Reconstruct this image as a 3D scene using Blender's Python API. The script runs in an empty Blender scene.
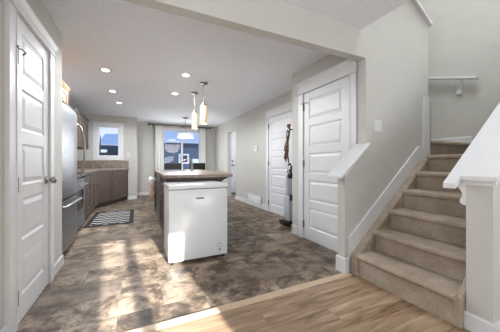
import bpy, bmesh, math, random
from mathutils import Vector, Matrix
random.seed(7)
S = bpy.context.scene
COL = S.collection
PI = math.pi

# ------------------------------------------------------------------ camera
YAW = math.atan2(113, 238)
cam_d = bpy.data.cameras.new('camera')
cam = bpy.data.objects.new('camera', cam_d); COL.objects.link(cam)
cam.location = (0, 0, 1.06)
cam.rotation_euler = (PI/2, 0, -YAW)
cam_d.sensor_width = 36; cam_d.lens = 36*238/500
cam_d.shift_y = -3/500
cam_d.clip_start = 0.05
S.camera = cam

# ------------------------------------------------------------------ light
S.view_settings.view_transform = 'Standard'
S.view_settings.look = 'None'
S.view_settings.gamma = 1
S.view_settings.use_curve_mapping = False
S.view_settings.exposure = 0.2

world = bpy.data.worlds.new('sky'); S.world = world; world.use_nodes = True
wn = world.node_tree.nodes; wl = world.node_tree.links
for n in list(wn): wn.remove(n)
wo = wn.new('ShaderNodeOutputWorld'); wb = wn.new('ShaderNodeBackground')
wt = wn.new('ShaderNodeTexCoord'); wx = wn.new('ShaderNodeSeparateXYZ'); wr = wn.new('ShaderNodeValToRGB')
wl.new(wt.outputs['Generated'], wx.inputs[0]); wl.new(wx.outputs['Z'], wr.inputs[0])
wr.color_ramp.elements[0].position = 0.0; wr.color_ramp.elements[0].color = (0.88, 0.94, 1.0, 1)
wr.color_ramp.elements[1].position = 0.6; wr.color_ramp.elements[1].color = (0.25, 0.45, 0.90, 1)
wl.new(wr.outputs[0], wb.inputs[0]); wb.inputs[1].default_value = 1.0
wl.new(wb.outputs[0], wo.inputs[0])

def light(name, kind, loc, energy, color=(1, 1, 1), look=None, size=None, size_y=None):
    d = bpy.data.lights.new(name, kind); d.energy = energy; d.color = color
    o = bpy.data.objects.new(name, d); COL.objects.link(o); o.location = loc
    if look is not None:
        o.rotation_euler = Vector(look).to_track_quat('-Z', 'Y').to_euler()
    if kind == 'AREA':
        d.shape = 'RECTANGLE'; d.size = size; d.size_y = size_y or size
    return o
SUN = light('sun', 'SUN', (2, -10, 6), 34.0, (1.0, 0.95, 0.86), look=(-0.1, 1.0, -0.28))
SUN.data.angle = math.radians(0.6)
# unseen fill lamps added in the living room behind the viewer and upstairs
light('living_side_fill', 'AREA', (-2.45, -0.9, 1.4), 100, (0.95, 0.975, 1.0), look=(1, 0.25, 1.1), size=2.2, size_y=1.7)
light('living_front_fill', 'AREA', (2.3, -2.95, 1.4), 95, (0.95, 0.975, 1.0), look=(-0.15, 1, 0.9), size=2.2, size_y=1.7)
light('stairwell_fill', 'AREA', (2.9, 1.15, 4.8), 45, (0.96, 0.98, 1.0), look=(0, 0, -1), size=1.2, size_y=0.8)
light('dining_window_daylight', 'AREA', (1.44, 8.42, 1.3), 14, (0.94, 0.97, 1.0), look=(0, -1, 0.0), size=1.1, size_y=1.0)

light('entry_fill', 'AREA', (3.4, 7.0, 2.35), 14, (0.97, 0.98, 1.0), look=(0, 0, -1), size=0.6)  # added lamp to brighten the entry door; no fixture is seen there

# ------------------------------------------------------------------ materials
def lin(c):
    return tuple(((v/255)/12.92 if v/255 <= 0.04045 else ((v/255+0.055)/1.055)**2.4) for v in c) + (1,)
class NT:
    def __init__(s, name):
        s.m = bpy.data.materials.new(name); s.m.use_nodes = True
        s.n = s.m.node_tree.nodes; s.l = s.m.node_tree.links
        s.b = s.n['Principled BSDF']
    def new(s, t, **kw):
        o = s.n.new(t)
        for k, v in kw.items():
            if k in o.inputs: o.inputs[k].default_value = v
            else: setattr(o, k, v)
        return o
    def link(s, a, b): s.l.new(a, b)
def ramp(nt, src, stops):
    r = nt.new('ShaderNodeValToRGB'); e = r.color_ramp.elements
    while len(e) < len(stops): e.new(0.5)
    for i, (p, c) in enumerate(stops): e[i].position = p; e[i].color = lin(c)
    nt.link(src, r.inputs[0]); return r
def M(name, rgb, rough=0.5, metal=0.0, var=0.04, scale=6, bump=0.0, bscale=80, emit=None, es=0, spec=0.5, coat=0, stretch=None):
    t = NT(name); t.b.inputs['Roughness'].default_value = rough; t.b.inputs['Metallic'].default_value = metal
    t.b.inputs['Specular IOR Level'].default_value = spec; t.b.inputs['Coat Weight'].default_value = coat
    tc = t.new('ShaderNodeTexCoord'); src = tc.outputs['Object']
    if stretch:
        mp = t.new('ShaderNodeMapping'); mp.inputs['Scale'].default_value = stretch
        t.link(src, mp.inputs[0]); src = mp.outputs[0]
    nz = t.new('ShaderNodeTexNoise', Scale=scale, Detail=4.0); t.link(src, nz.inputs['Vector'])
    lo = tuple(max(0, c*(1-var)) for c in rgb); hi = tuple(min(255, c*(1+var)) for c in rgb)
    r = ramp(t, nz.outputs['Fac'], [(0.3, lo), (0.7, hi)])
    t.link(r.outputs[0], t.b.inputs['Base Color'])
    if bump:
        n2 = t.new('ShaderNodeTexNoise', Scale=bscale, Detail=3.0); t.link(src, n2.inputs['Vector'])
        bp = t.new('ShaderNodeBump', Strength=bump, Distance=0.01); t.link(n2.outputs['Fac'], bp.inputs['Height'])
        t.link(bp.outputs[0], t.b.inputs['Normal'])
    if emit:
        t.b.inputs['Emission Color'].default_value = lin(emit); t.b.inputs['Emission Strength'].default_value = es
    return t.m

WALL = M('wall_paint', (194, 193, 188), 0.85, var=0.01, bump=0.02, bscale=120)
CEIL = M('ceiling_texture', (232, 235, 241), 0.9, var=0.02, scale=30, bump=0.6, bscale=55)
WHITE = M('white_trim_paint', (216, 217, 219), 0.4, var=0.01)
DOORW = M('white_door_paint', (216, 217, 220), 0.4, var=0.01)
STEEL = M('stainless_steel', (158, 161, 166), 0.38, metal=1.0, var=0.06, scale=3, stretch=(1, 1, 12))
CHROME = M('satin_chrome', (165, 163, 160), 0.25, metal=1.0, var=0.03)
NICKEL = M('brushed_nickel', (140, 136, 130), 0.35, metal=1.0, var=0.03)
BLACK = M('black_plastic', (22, 22, 24), 0.4, var=0.05)
DARKM = M('dark_bronze_metal', (58, 52, 48), 0.4, metal=0.7, var=0.05)
FREEZ = M('white_enamel', (222, 225, 228), 0.3, var=0.006, coat=0.3)
GREYP = M('grey_plastic', (120, 122, 126), 0.45, var=0.03)
LGREY = M('light_grey_plastic', (178, 182, 190), 0.4, var=0.03)
CAB = M('taupe_stained_wood', (84, 69, 61), 0.55, var=0.16, scale=5, stretch=(9, 9, 1))
CABLIT = M('warm_lit_cabinet_wood', (168, 116, 68), 0.5, var=0.12, scale=5, stretch=(9, 9, 1))  # cabinet wood with golden light put into its colour
CABDK = M('dark_toe_kick', (58, 50, 46), 0.6, var=0.1)
GLASSBLK = M('black_oven_glass', (18, 18, 20), 0.08, var=0.02)
CURT = M('white_curtain_cloth', (238, 238, 236), 0.9, var=0.015, scale=20, bump=0.1, bscale=300)
WOODBR = M('carved_brown_wood', (110, 82, 66), 0.55, var=0.2, scale=14)
STRAPB = M('brown_leather_strap', (92, 62, 50), 0.6, var=0.2, scale=20)
STRAPO = M('olive_woven_strap', (112, 100, 62), 0.7, var=0.2, scale=20)
TOWEL = M('peach_towel_cloth', (222, 178, 158), 0.95, var=0.08, scale=25, bump=0.3, bscale=250)
TOWELW = M('white_towel_cloth', (235, 230, 226), 0.95, var=0.03, scale=25, bump=0.3, bscale=250)
SIDING = M('blue_grey_siding', (84, 96, 118), 0.7, var=0.06, scale=3)
SIDINGD = M('dark_slate_siding', (50, 58, 74), 0.7, var=0.06, scale=3)
SNOW = M('snow', (236, 240, 246), 0.9, var=0.02, scale=1.5, bump=0.2, bscale=4)
HWHITE = M('white_house_trim', (232, 234, 238), 0.6, var=0.02)
BARK = M('dark_bark', (62, 58, 60), 0.85, var=0.2, scale=10)
TILEB = M('brown_backsplash', (128, 106, 90), 0.35, var=0.1, scale=8)
FROST = M('frosted_glass_shade', (226, 202, 170), 0.5, var=0.01, emit=(255, 206, 150), es=0.25)
BULB = M('pendant_bulb', (255, 240, 220), 0.4, var=0.0, emit=(255, 226, 180), es=1.2)
DRUM = M('white_drum_shade', (245, 245, 245), 0.7, var=0.01, emit=(255, 252, 246), es=0.25)
LED = M('ceiling_light_lens', (255, 255, 255), 0.4, var=0.0, emit=(255, 252, 246), es=6)

def glass():
    t = NT('window_glass'); n = t.n
    n.remove(t.b); out = n['Material Output']
    tr = n.new('ShaderNodeBsdfTransparent'); gl = n.new('ShaderNodeBsdfGlossy'); gl.inputs['Roughness'].default_value = 0.02
    fr = n.new('ShaderNodeFresnel'); fr.inputs[0].default_value = 1.35
    nz = n.new('ShaderNodeTexNoise'); nz.inputs['Scale'].default_value = 2
    r = n.new('ShaderNodeValToRGB'); r.color_ramp.elements[0].color = (0.92, 0.95, 0.97, 1); r.color_ramp.elements[1].color = (0.95, 0.97, 0.99, 1)
    t.link(nz.outputs['Fac'], r.inputs[0]); t.link(r.outputs[0], tr.inputs[0])
    mx = n.new('ShaderNodeMixShader'); t.link(fr.outputs[0], mx.inputs[0]); t.link(tr.outputs[0], mx.inputs[1]); t.link(gl.outputs[0], mx.inputs[2])
    t.link(mx.outputs[0], out.inputs[0]); return t.m
GLASS = glass()

def tile_mat():
    t = NT('slate_look_vinyl_tile'); tc = t.new('ShaderNodeTexCoord')
    mp = t.new('ShaderNodeMapping'); mp.inputs['Location'].default_value = (0.12, -0.05, 0); t.link(tc.outputs['Object'], mp.inputs[0])
    br = t.new('ShaderNodeTexBrick', Scale=1.0); br.inputs['Color1'].default_value = (0, 0, 0, 1); br.inputs['Color2'].default_value = (1, 1, 1, 1)
    br.inputs['Mortar'].default_value = (0.5, 0.5, 0.5, 1); br.inputs['Mortar Size'].default_value = 0.0018; br.inputs['Mortar Smooth'].default_value = 0.3
    br.inputs['Brick Width'].default_value = 0.61; br.inputs['Row Height'].default_value = 0.305; br.offset = 0.5
    t.link(mp.outputs[0], br.inputs['Vector'])
    bw = t.new('ShaderNodeSeparateColor'); t.link(br.outputs['Color'], bw.inputs[0])
    r1 = t.new('ShaderNodeVectorMath', operation='MULTIPLY'); r1.inputs[1].default_value = (31, 17, 9); t.link(br.outputs['Color'], r1.inputs[0])
    ad = t.new('ShaderNodeVectorMath', operation='ADD'); t.link(r1.outputs[0], ad.inputs[0]); t.link(tc.outputs['Object'], ad.inputs[1])
    def noise(src, sc, det, ro, dist, stretch, rot):
        st = t.new('ShaderNodeMapping'); st.inputs['Scale'].default_value = stretch; st.inputs['Rotation'].default_value = (0, 0, rot); t.link(src, st.inputs[0])
        n = t.new('ShaderNodeTexNoise', Scale=sc, Detail=det, Roughness=ro, Distortion=dist); t.link(st.outputs[0], n.inputs['Vector']); return n.outputs['Fac']
    mott = noise(ad.outputs[0], 5.0, 14.0, 0.74, 0.35, (1, 1, 1), 0.0)          # mottled slate
    strk = noise(ad.outputs[0], 3.0, 12.0, 0.70, 0.25, (0.9, 2.0, 1), 0.5)       # streaky slate
    a = ramp(t, mott, [(0.37, (60, 47, 37)), (0.44, (96, 79, 66)), (0.49, (134, 117, 102)), (0.56, (176, 160, 142)), (0.67, (208, 194, 174))])
    b = ramp(t, strk, [(0.36, (86, 72, 62)), (0.45, (124, 109, 97)), (0.53, (158, 143, 129)), (0.66, (194, 180, 164))])
    pick = t.new('ShaderNodeMath', operation='MULTIPLY_ADD'); pick.inputs[1].default_value = 9.73; pick.inputs[2].default_value = 0.31; t.link(bw.outputs[0], pick.inputs[0])
    fr = t.new('ShaderNodeMath', operation='FRACT'); t.link(pick.outputs[0], fr.inputs[0])
    pr = ramp(t, fr.outputs[0], [(0.45, (20, 20, 20)), (0.85, (190, 190, 190))])
    mx = t.new('ShaderNodeMix', data_type='RGBA'); t.link(pr.outputs[0], mx.inputs[0]); t.link(a.outputs[0], mx.inputs[6]); t.link(b.outputs[0], mx.inputs[7])
    # each tile a little lighter or darker
    tone = ramp(t, bw.outputs[0], [(0.0, (190, 185, 181)), (0.5, (214, 210, 206)), (1.0, (240, 236, 230))])
    ml = t.new('ShaderNodeMix', data_type='RGBA', blend_type='MULTIPLY'); ml.inputs[0].default_value = 1; t.link(mx.outputs[2], ml.inputs[6]); t.link(tone.outputs[0], ml.inputs[7])
    dk = t.new('ShaderNodeMix', data_type='RGBA'); t.link(br.outputs['Fac'], dk.inputs[0]); t.link(ml.outputs[2], dk.inputs[6]); dk.inputs[7].default_value = lin((92, 79, 68))
    t.link(dk.outputs[2], t.b.inputs['Base Color'])
    rr = t.new('ShaderNodeMapRange'); rr.inputs[3].default_value = 0.42; rr.inputs[4].default_value = 0.6; t.link(mott, rr.inputs[0]); t.link(rr.outputs[0], t.b.inputs['Roughness'])
    t.b.inputs['Specular IOR Level'].default_value = 0.4
    bp = t.new('ShaderNodeBump', Strength=0.12, Distance=0.01); t.link(mott, bp.inputs['Height']); t.link(bp.outputs[0], t.b.inputs['Normal'])
    return t.m
def plank_mat():
    t = NT('oak_laminate_planks'); tc = t.new('ShaderNodeTexCoord')
    br = t.new('ShaderNodeTexBrick', Scale=1.0); br.inputs['Color1'].default_value = (0, 0, 0, 1); br.inputs['Color2'].default_value = (1, 1, 1, 1)
    br.inputs['Mortar'].default_value = (0.3, 0.3, 0.3, 1); br.inputs['Mortar Size'].default_value = 0.0012
    br.inputs['Brick Width'].default_value = 1.25; br.inputs['Row Height'].default_value = 0.165; br.offset = 0.37
    t.link(tc.outputs['Object'], br.inputs['Vector'])
    r1 = t.new('ShaderNodeVectorMath', operation='MULTIPLY'); r1.inputs[1].default_value = (13, 27, 5); t.link(br.outputs['Color'], r1.inputs[0])
    ad = t.new('ShaderNodeVectorMath', operation='ADD'); t.link(r1.outputs[0], ad.inputs[0]); t.link(tc.outputs['Object'], ad.inputs[1])
    st = t.new('ShaderNodeMapping'); st.inputs['Scale'].default_value = (1.2, 9, 1); t.link(ad.outputs[0], st.inputs[0])
    nz = t.new('ShaderNodeTexNoise', Scale=2.2, Detail=7.0, Roughness=0.6, Distortion=0.6); t.link(st.outputs[0], nz.inputs['Vector'])
    bw = t.new('ShaderNodeSeparateColor'); t.link(br.outputs['Color'], bw.inputs[0])
    m1 = t.new('ShaderNodeMath', operation='MULTIPLY_ADD'); m1.inputs[1].default_value = 0.16; m1.inputs[2].default_value = -0.08; t.link(bw.outputs[0], m1.inputs[0])
    m2 = t.new('ShaderNodeMath', operation='ADD'); t.link(nz.outputs['Fac'], m2.inputs[0]); t.link(m1.outputs[0], m2.inputs[1])
    rp = ramp(t, m2.outputs[0], [(0.3, (110, 86, 64)), (0.45, (143, 117, 92)), (0.58, (163, 138, 112)), (0.75, (184, 163, 138))])
    dk = t.new('ShaderNodeMix', data_type='RGBA'); t.link(br.outputs['Fac'], dk.inputs[0]); t.link(rp.outputs[0], dk.inputs[6]); dk.inputs[7].default_value = lin((96, 72, 54))
    t.link(dk.outputs[2], t.b.inputs['Base Color']); t.b.inputs['Roughness'].default_value = 0.42
    return t.m
def carpet_mat():
    t = NT('woven_stair_carpet'); tc = t.new('ShaderNodeTexCoord')
    mp = t.new('ShaderNodeMapping'); mp.inputs['Rotation'].default_value = (0.6, 0.6, 0.8); t.link(tc.outputs['Object'], mp.inputs[0])
    ck = t.new('ShaderNodeTexVoronoi', Scale=210.0); t.link(mp.outputs[0], ck.inputs['Vector'])
    nz = t.new('ShaderNodeTexNoise', Scale=5.0, Detail=5.0); t.link(tc.outputs['Object'], nz.inputs['Vector'])
    a = ramp(t, ck.outputs['Distance'], [(0.1, (216, 206, 194)), (0.6, (168, 156, 142))])
    b = ramp(t, nz.outputs['Fac'], [(0.3, (215, 208, 200)), (0.7, (255, 252, 248))])
    mx = t.new('ShaderNodeMix', data_type='RGBA', blend_type='MULTIPLY'); mx.inputs[0].default_value = 1
    t.link(a.outputs[0], mx.inputs[6]); t.link(b.outputs[0], mx.inputs[7]); t.link(mx.outputs[2], t.b.inputs['Base Color'])
    t.b.inputs['Roughness'].default_value = 0.98; t.b.inputs['Specular IOR Level'].default_value = 0.1
    bp = t.new('ShaderNodeBump', Strength=0.7, Distance=0.004); bp.invert = True; t.link(ck.outputs['Distance'], bp.inputs['Height']); t.link(bp.outputs[0], t.b.inputs['Normal'])
    return t.m
def counter_mat():
    t = NT('mottled_brown_laminate'); tc = t.new('ShaderNodeTexCoord')
    nz = t.new('ShaderNodeTexNoise', Scale=14.0, Detail=8.0, Roughness=0.7, Distortion=0.8); t.link(tc.outputs['Object'], nz.inputs['Vector'])
    rp = ramp(t, nz.outputs['Fac'], [(0.3, (98, 82, 70)), (0.5, (132, 116, 103)), (0.7, (162, 147, 132))])
    t.link(rp.outputs[0], t.b.inputs['Base Color']); t.b.inputs['Roughness'].default_value = 0.36
    return t.m
def rug_mat():
    t = NT('trellis_rug_weave'); tc = t.new('ShaderNodeTexCoord'); sx = t.new('ShaderNodeSeparateXYZ'); t.link(tc.outputs['Object'], sx.inputs[0])
    # wavy white lines on charcoal
    s1 = t.new('ShaderNodeMath', operation='MULTIPLY'); s1.inputs[1].default_value = 2*PI/0.24; t.link(sx.outputs['X'], s1.inputs[0])
    s2 = t.new('ShaderNodeMath', operation='SINE'); t.link(s1.outputs[0], s2.inputs[0])
    s3 = t.new('ShaderNodeMath', operation='MULTIPLY_ADD'); s3.inputs[1].default_value = 0.045; t.link(s2.outputs[0], s3.inputs[0]); t.link(sx.outputs['Y'], s3.inputs[2])
    s4 = t.new('ShaderNodeMath', operation='MULTIPLY'); s4.inputs[1].default_value = 2*PI/0.16; t.link(s3.outputs[0], s4.inputs[0])
    s5 = t.new('ShaderNodeMath', operation='SINE'); t.link(s4.outputs[0], s5.inputs[0])
    rp = ramp(t, s5.outputs[0], [(0.62, (40, 40, 42)), (0.74, (205, 203, 200))])
    t.link(rp.outputs[0], t.b.inputs['Base Color']); t.b.inputs['Roughness'].default_value = 0.95
    return t.m
TILE, PLANK, CARPET, COUNTER, RUGM = tile_mat(), plank_mat(), carpet_mat(), counter_mat(), rug_mat()

# ------------------------------------------------------------------ mesh helpers
def box(bm, x0, x1, y0, y1, z0, z1, bev=0):
    r = bmesh.ops.create_cube(bm, size=1, matrix=Matrix.Translation(((x0+x1)/2, (y0+y1)/2, (z0+z1)/2)) @ Matrix.Diagonal((abs(x1-x0), abs(y1-y0), abs(z1-z0), 1)))
    if bev:
        es = {e for v in r['verts'] for e in v.link_edges}
        bmesh.ops.bevel(bm, geom=list(es), offset=bev, segments=2, profile=0.5, affect='EDGES')
def prism(bm, pts, axis, a, b):
    """extrude polygon pts (2-D) along axis from a to b; axis 'y': pts are (x,z); 'x': (y,z); 'z': (x,y)"""
    def P(p, t): return {'y': (p[0], t, p[1]), 'x': (t, p[0], p[1]), 'z': (p[0], p[1], t)}[axis]
    A = [bm.verts.new(P(p, a)) for p in pts]; B = [bm.verts.new(P(p, b)) for p in pts]
    n = len(pts)
    fs = [bm.faces.new(A), bm.faces.new(B[::-1])]
    for i in range(n):
        j = (i+1) % n; fs.append(bm.faces.new((A[i], B[i], B[j], A[j])))
    bmesh.ops.recalc_face_normals(bm, faces=fs)
def cyl(bm, p0, p1, r0, r1=None, seg=20):
    p0, p1 = Vector(p0), Vector(p1); d = p1-p0
    m = Matrix.Translation((p0+p1)/2) @ d.to_track_quat('Z', 'Y').to_matrix().to_4x4()
    bmesh.ops.create_cone(bm, cap_ends=True, segments=seg, radius1=r0, radius2=r0 if r1 is None else r1, depth=d.length, matrix=m)
def tube(bm, pts, r, seg=8):
    pts = [Vector(p) for p in pts]; rings = []; up = Vector((0.13, 0.31, 0.94)).normalized()
    for i, p in enumerate(pts):
        d = (pts[min(i+1, len(pts)-1)]-pts[max(i-1, 0)]).normalized()
        u = d.cross(up).normalized(); v = d.cross(u)
        rr = r[i] if isinstance(r, (list, tuple)) else r
        rings.append([bm.verts.new(p+(u*math.cos(2*PI*k/seg)+v*math.sin(2*PI*k/seg))*rr) for k in range(seg)])
    fs = []
    for a, b in zip(rings, rings[1:]):
        for k in range(seg): fs.append(bm.faces.new((a[k], a[(k+1) % seg], b[(k+1) % seg], b[k])))
    fs.append(bm.faces.new(rings[0][::-1])); fs.append(bm.faces.new(rings[-1]))
    bmesh.ops.recalc_face_normals(bm, faces=fs)
def lathe(bm, prof, loc=(0, 0, 0), axis=(0, 0, 1), seg=24):
    m = Matrix.Translation(loc) @ Vector(axis).to_track_quat('Z', 'Y').to_matrix().to_4x4()
    rings = [[bm.verts.new(m @ Vector((max(r, 1e-4)*math.cos(2*PI*k/seg), max(r, 1e-4)*math.sin(2*PI*k/seg), z))) for k in range(seg)] for r, z in prof]
    fs = []
    for a, b in zip(rings, rings[1:]):
        for k in range(seg): fs.append(bm.faces.new((a[k], a[(k+1) % seg], b[(k+1) % seg], b[k])))
    fs.append(bm.faces.new(rings[0][::-1])); fs.append(bm.faces.new(rings[-1]))
    bmesh.ops.recalc_face_normals(bm, faces=fs)
def BM(): return bmesh.new()
def mk(f, *a, **k):
    b = BM(); f(b, *a, **k); return b
def obj(name, bm, mat, parent=None, label=None, smooth=False, bevel=0, world=False):
    me = bpy.data.meshes.new(name)
    if world and parent is not None:
        bmesh.ops.translate(bm, verts=bm.verts, vec=-Vector(parent.location))
    bm.to_mesh(me); bm.free(); me.materials.append(mat)
    o = bpy.data.objects.new(name, me); COL.objects.link(o)
    if smooth:
        for p in me.polygons: p.use_smooth = True
        md = o.modifiers.new('edge', 'EDGE_SPLIT'); md.split_angle = math.radians(40)
    if bevel:
        md = o.modifiers.new('bevel', 'BEVEL'); md.width = bevel; md.segments = 2; md.limit_method = 'ANGLE'
    if parent is not None: o.parent = parent
    if label: o['label'] = label
    return o
def wobj(*a, **k): return obj(*a, world=True, **k)
def recenter(o):
    vs = [v.co for v in o.data.vertices]
    c = Vector(((min(v.x for v in vs)+max(v.x for v in vs))/2, (min(v.y for v in vs)+max(v.y for v in vs))/2, min(v.z for v in vs)))
    o.data.transform(Matrix.Translation(-c)); o.location = c; return o
def tag(o, label, cat, group=None):
    o['label'] = label; o['category'] = cat
    if group: o['group'] = group
    return o
def thing(name, label, cat, loc=(0, 0, 0), rotz=0, group=None):
    o = bpy.data.objects.new(name, None); COL.objects.link(o); o.empty_display_size = 0.1
    o.location = loc; o.rotation_euler = (0, 0, rotz)
    return tag(o, label, cat, group)
def struct(name, bm, mat, label, cat, **k):
    o = obj(name, bm, mat, **k); o['kind'] = 'structure'; return tag(o, label, cat)
def sthing(name, label, cat, loc, rotz=0):
    o = thing(name, label, cat, loc, rotz); o['kind'] = 'structure'; return o
def copytree(root, loc, label, rotz=None):
    r = root.copy(); COL.objects.link(r); r.location = loc; r['label'] = label
    if rotz is not None: r.rotation_euler = (0, 0, rotz)
    for ch in root.children:
        c = ch.copy(); COL.objects.link(c); c.parent = r
        for g in ch.children:
            d = g.copy(); COL.objects.link(d); d.parent = c
    return r
def wall_holes(bm, axis, a0, a1, t0, t1, z0, z1, holes):
    """wall running along axis with rectangular holes (a,b,zlo,zhi)"""
    def B(p, q, u, v):
        if q-p < 1e-4 or v-u < 1e-4: return
        if axis == 'x': box(bm, p, q, t0, t1, u, v)
        else: box(bm, t0, t1, p, q, u, v)
    cur = a0
    for (p, q, u, v) in sorted(holes):
        B(cur, p, z0, z1); B(p, q, z0, u); B(p, q, v, z1); cur = q
    B(cur, a1, z0, z1)

H = 2.40
# ------------------------------------------------------------------ the setting
struct('floor', mk(box, -2.8, 4.4, 1.65, 8.72, -0.1, 0), TILE, 'brown and grey slate-look tile floor of the kitchen', 'floor')
struct('floor.001', mk(box, -2.8, 4.4, -3.3, 1.65, -0.1, 0), PLANK, 'light oak plank floor in front of the stairs', 'floor')
struct('trim_1', mk(prism, [(1.615, 0), (1.625, 0.007), (1.665, 0.011), (1.69, 0.0)], 'x', -2.5, 1.845), M('threshold_oak', (196, 172, 146), 0.4, var=0.06, stretch=(1, 12, 1)),
       'pale wooden threshold strip between tile and planks', 'threshold')
b = BM(); box(b, -1.57, 2.26, 1.74, 8.72, H, H+0.2); box(b, 2.26, 4.4, 2.76, 8.72, H, H+0.2)
struct('ceiling', b, CEIL, 'textured kitchen ceiling with recessed lights', 'ceiling')
b = BM(); box(b, -2.7, 2.03, -3.3, 1.68, H, H+0.28); box(b, 2.03, 4.4, -3.3, 0.55, H, H+0.28)
struct('ceiling.001', b, CEIL, 'textured living room ceiling in front of the beam', 'ceiling')
# pantry block with return beside the refrigerator, and wall facing the living room
b = BM(); box(b, -0.83, -0.71, 1.67, 3.1, 0, H); box(b, -1.57, -0.83, 2.98, 3.1, 0, H); box(b, -2.7, -0.83, 1.67, 1.79, 0, H)
struct('wall_left', b, WALL, 'greige wall holding the pantry door', 'wall')
b = BM(); box(b, -1.57, -1.45, 3.1, 7.87, 0, H)
struct('wall_left.001', b, WALL, 'greige kitchen wall behind refrigerator and range', 'wall')
KW = (-0.99, -0.45, 1.24, 2.10)
b = BM(); wall_holes(b, 'x', -1.45, 0.0, 7.75, 7.87, 0, H, [KW]); box(b, -0.12, 0, 7.87, 8.6, 0, H)
struct('wall_back', b, WALL, 'greige kitchen wall with the small window', 'wall')
DW = (0.80, 2.08, 0.62, 2.20)
b = BM(); wall_holes(b, 'x', -0.12, 4.4, 8.6, 8.72, 0, 5.6, [DW])  # upper part, out of view, added to shade the houses outside
struct('wall_back.001', b, WALL, 'greige dining nook wall with the curtained window', 'wall')
b = BM(); wall_holes(b, 'y', 3.0, 8.6, 2.62, 2.74, 0, H, [(6.50, 7.17, -0.001, 2.03)])
box(b, 2.14, 2.26, 1.762, 3.0, 0, H); box(b, 2.26, 2.74, 2.9, 3.0, 0, H); box(b, 2.74, 4.4, 8.0, 8.12, 0, H)
struct('wall_right', b, WALL, 'pale greige right-hand wall with closet doors', 'wall')
# wall carrying the light switch, low sloped end and the beam over the opening
b = BM()
prism(b, [(1.80, 0), (3.17, 0), (3.17, 2.72), (2.03, 3.44), (2.03, H), (2.09, H), (2.09, 1.245), (1.80, 0.965)][:4] + [(2.03, 2.12), (2.09, 2.12), (2.09, 1.235), (1.80, 0.965)], 'y', 1.67, 1.762)
box(b, -2.7, 2.03, 1.67, 1.762, 2.12, H+0.001)
struct('wall_center', b, WALL, 'greige wall with light switch beside the stairs and beam over the opening', 'wall')
b = BM(); box(b, 4.2, 4.32, -3.3, 3.0, 0, 5.2); box(b, 2.26, 4.2, 2.75, 2.87, H+0.2, 5.2); box(b, 1.91, 2.03, 0.43, 2.87, H+0.3, 5.2); box(b, 2.03, 4.2, 0.43, 0.55, H+0.28, 5.2); box(b, 2.75, 4.2, 2.75, 2.87, 0, H+0.2)
struct('wall_stair', b, WALL, 'greige stairwell wall carrying the short handrail', 'wall')
b = BM(); box(b, 1.91, 4.32, 0.43, 3.0, 5.2, 5.35)
struct('ceiling.002', b, CEIL, 'ceiling high above the stairwell', 'ceiling')
# living room shell behind the viewer, with the tall window the sun comes through
b = BM(); wall_holes(b, 'x', -2.7, 4.32, -3.22, -3.1, 0, 5.4, [(0.28, 1.0, 0.22, 1.93)])
box(b, 0.50, 0.60, -3.20, -3.12, 0.22, 1.93)
struct('wall_front', b, WALL, 'living room wall behind the viewer', 'wall')
b = BM(); box(b, -2.7, -2.58, -3.1, 1.67, 0, H)
struct('wall_left.002', b, WALL, 'living room side wall', 'wall')
# closet interior backs
b = BM(); box(b, 1.91, 4.2, 0.655, 0.785, 0, 0.01)
b.free()
# near half wall of the stairs
SL = 0.80
b = BM(); prism(b, [(1.91, 0), (4.2, 0), (4.2, 0.95+0.754*2.29), (1.91, 0.95)], 'y', 0.657, 0.786)
struct('wall_stair.001', b, WALL, 'sloped greige half wall along the near side of the stairs', 'half wall')

# baseboards
def baseboard(bm, axis, t, out, a0, a1, h=0.10):
    o = t+out*0.013
    if axis == 'y': prism(bm, [(t, 0), (o, 0), (o, h-0.012), (t+out*0.006, h), (t, h)], 'y', a0, a1)
    else: prism(bm, [(t, 0), (o, 0), (o, h-0.012), (t+out*0.006, h), (t, h)], 'x', a0, a1)
b = BM(); baseboard(b, 'y', -0.71, 1, 1.67, 1.90); baseboard(b, 'y', -0.71, 1, 2.746, 3.11)
struct('baseboard_left', b, WHITE, 'white baseboard beside the pantry door', 'baseboard')
b = BM(); baseboard(b, 'y', 2.62, -1, 3.013, 3.53); baseboard(b, 'y', 2.62, -1, 4.66, 6.5); baseboard(b, 'y', 2.62, -1, 7.17, 8.6)
baseboard(b, 'y', 2.14, -1, 2.86, 3.013, 0.13)
prism(b, [(3.0, 0), (3.013, 0), (3.013, 0.118), (3.006, 0.13), (3.0, 0.13)], 'x', 2.127, 2.62)
struct('baseboard_right', b, WHITE, 'white baseboard along the right-hand wall', 'baseboard')
b = BM(); baseboard(b, 'x', 8.6, -1, 0.0, 2.62); baseboard(b, 'x', 7.75, -1, -0.22, 0.013); baseboard(b, 'y', 0.0, 1, 7.737, 8.6)
struct('baseboard_back', b, WHITE, 'white baseboard along the dining nook and kitchen end wall', 'baseboard')
b = BM(); baseboard(b, 'y', 1.80, -1, 1.657, 1.775, 0.15); baseboard(b, 'x', 1.67, -1, 1.80, 1.845, 0.15); prism(b, [(1.762, 0), (1.775, 0), (1.775, 0.138), (1.768, 0.15), (1.762, 0.15)], 'x', 1.80, 2.127)
struct('baseboard_center', b, WHITE, 'white baseboard wrapping the low wall end at the first step', 'baseboard')
b = BM(); baseboard(b, 'y', 1.91, -1, 0.644, 0.79, 0.11); baseboard(b, 'x', 0.657, -1, 1.91, 4.2, 0.11)
struct('baseboard_front', b, WHITE, 'white baseboard of the near half wall', 'baseboard')
b = BM(); baseboard(b, 'y', 4.2, -1, 1.66, 2.75); bmesh.ops.translate(b, verts=b.verts, vec=(0, 0, 1.334))
struct('baseboard_stair', b, WHITE, 'white baseboard on the stair landing wall', 'baseboard')
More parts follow.
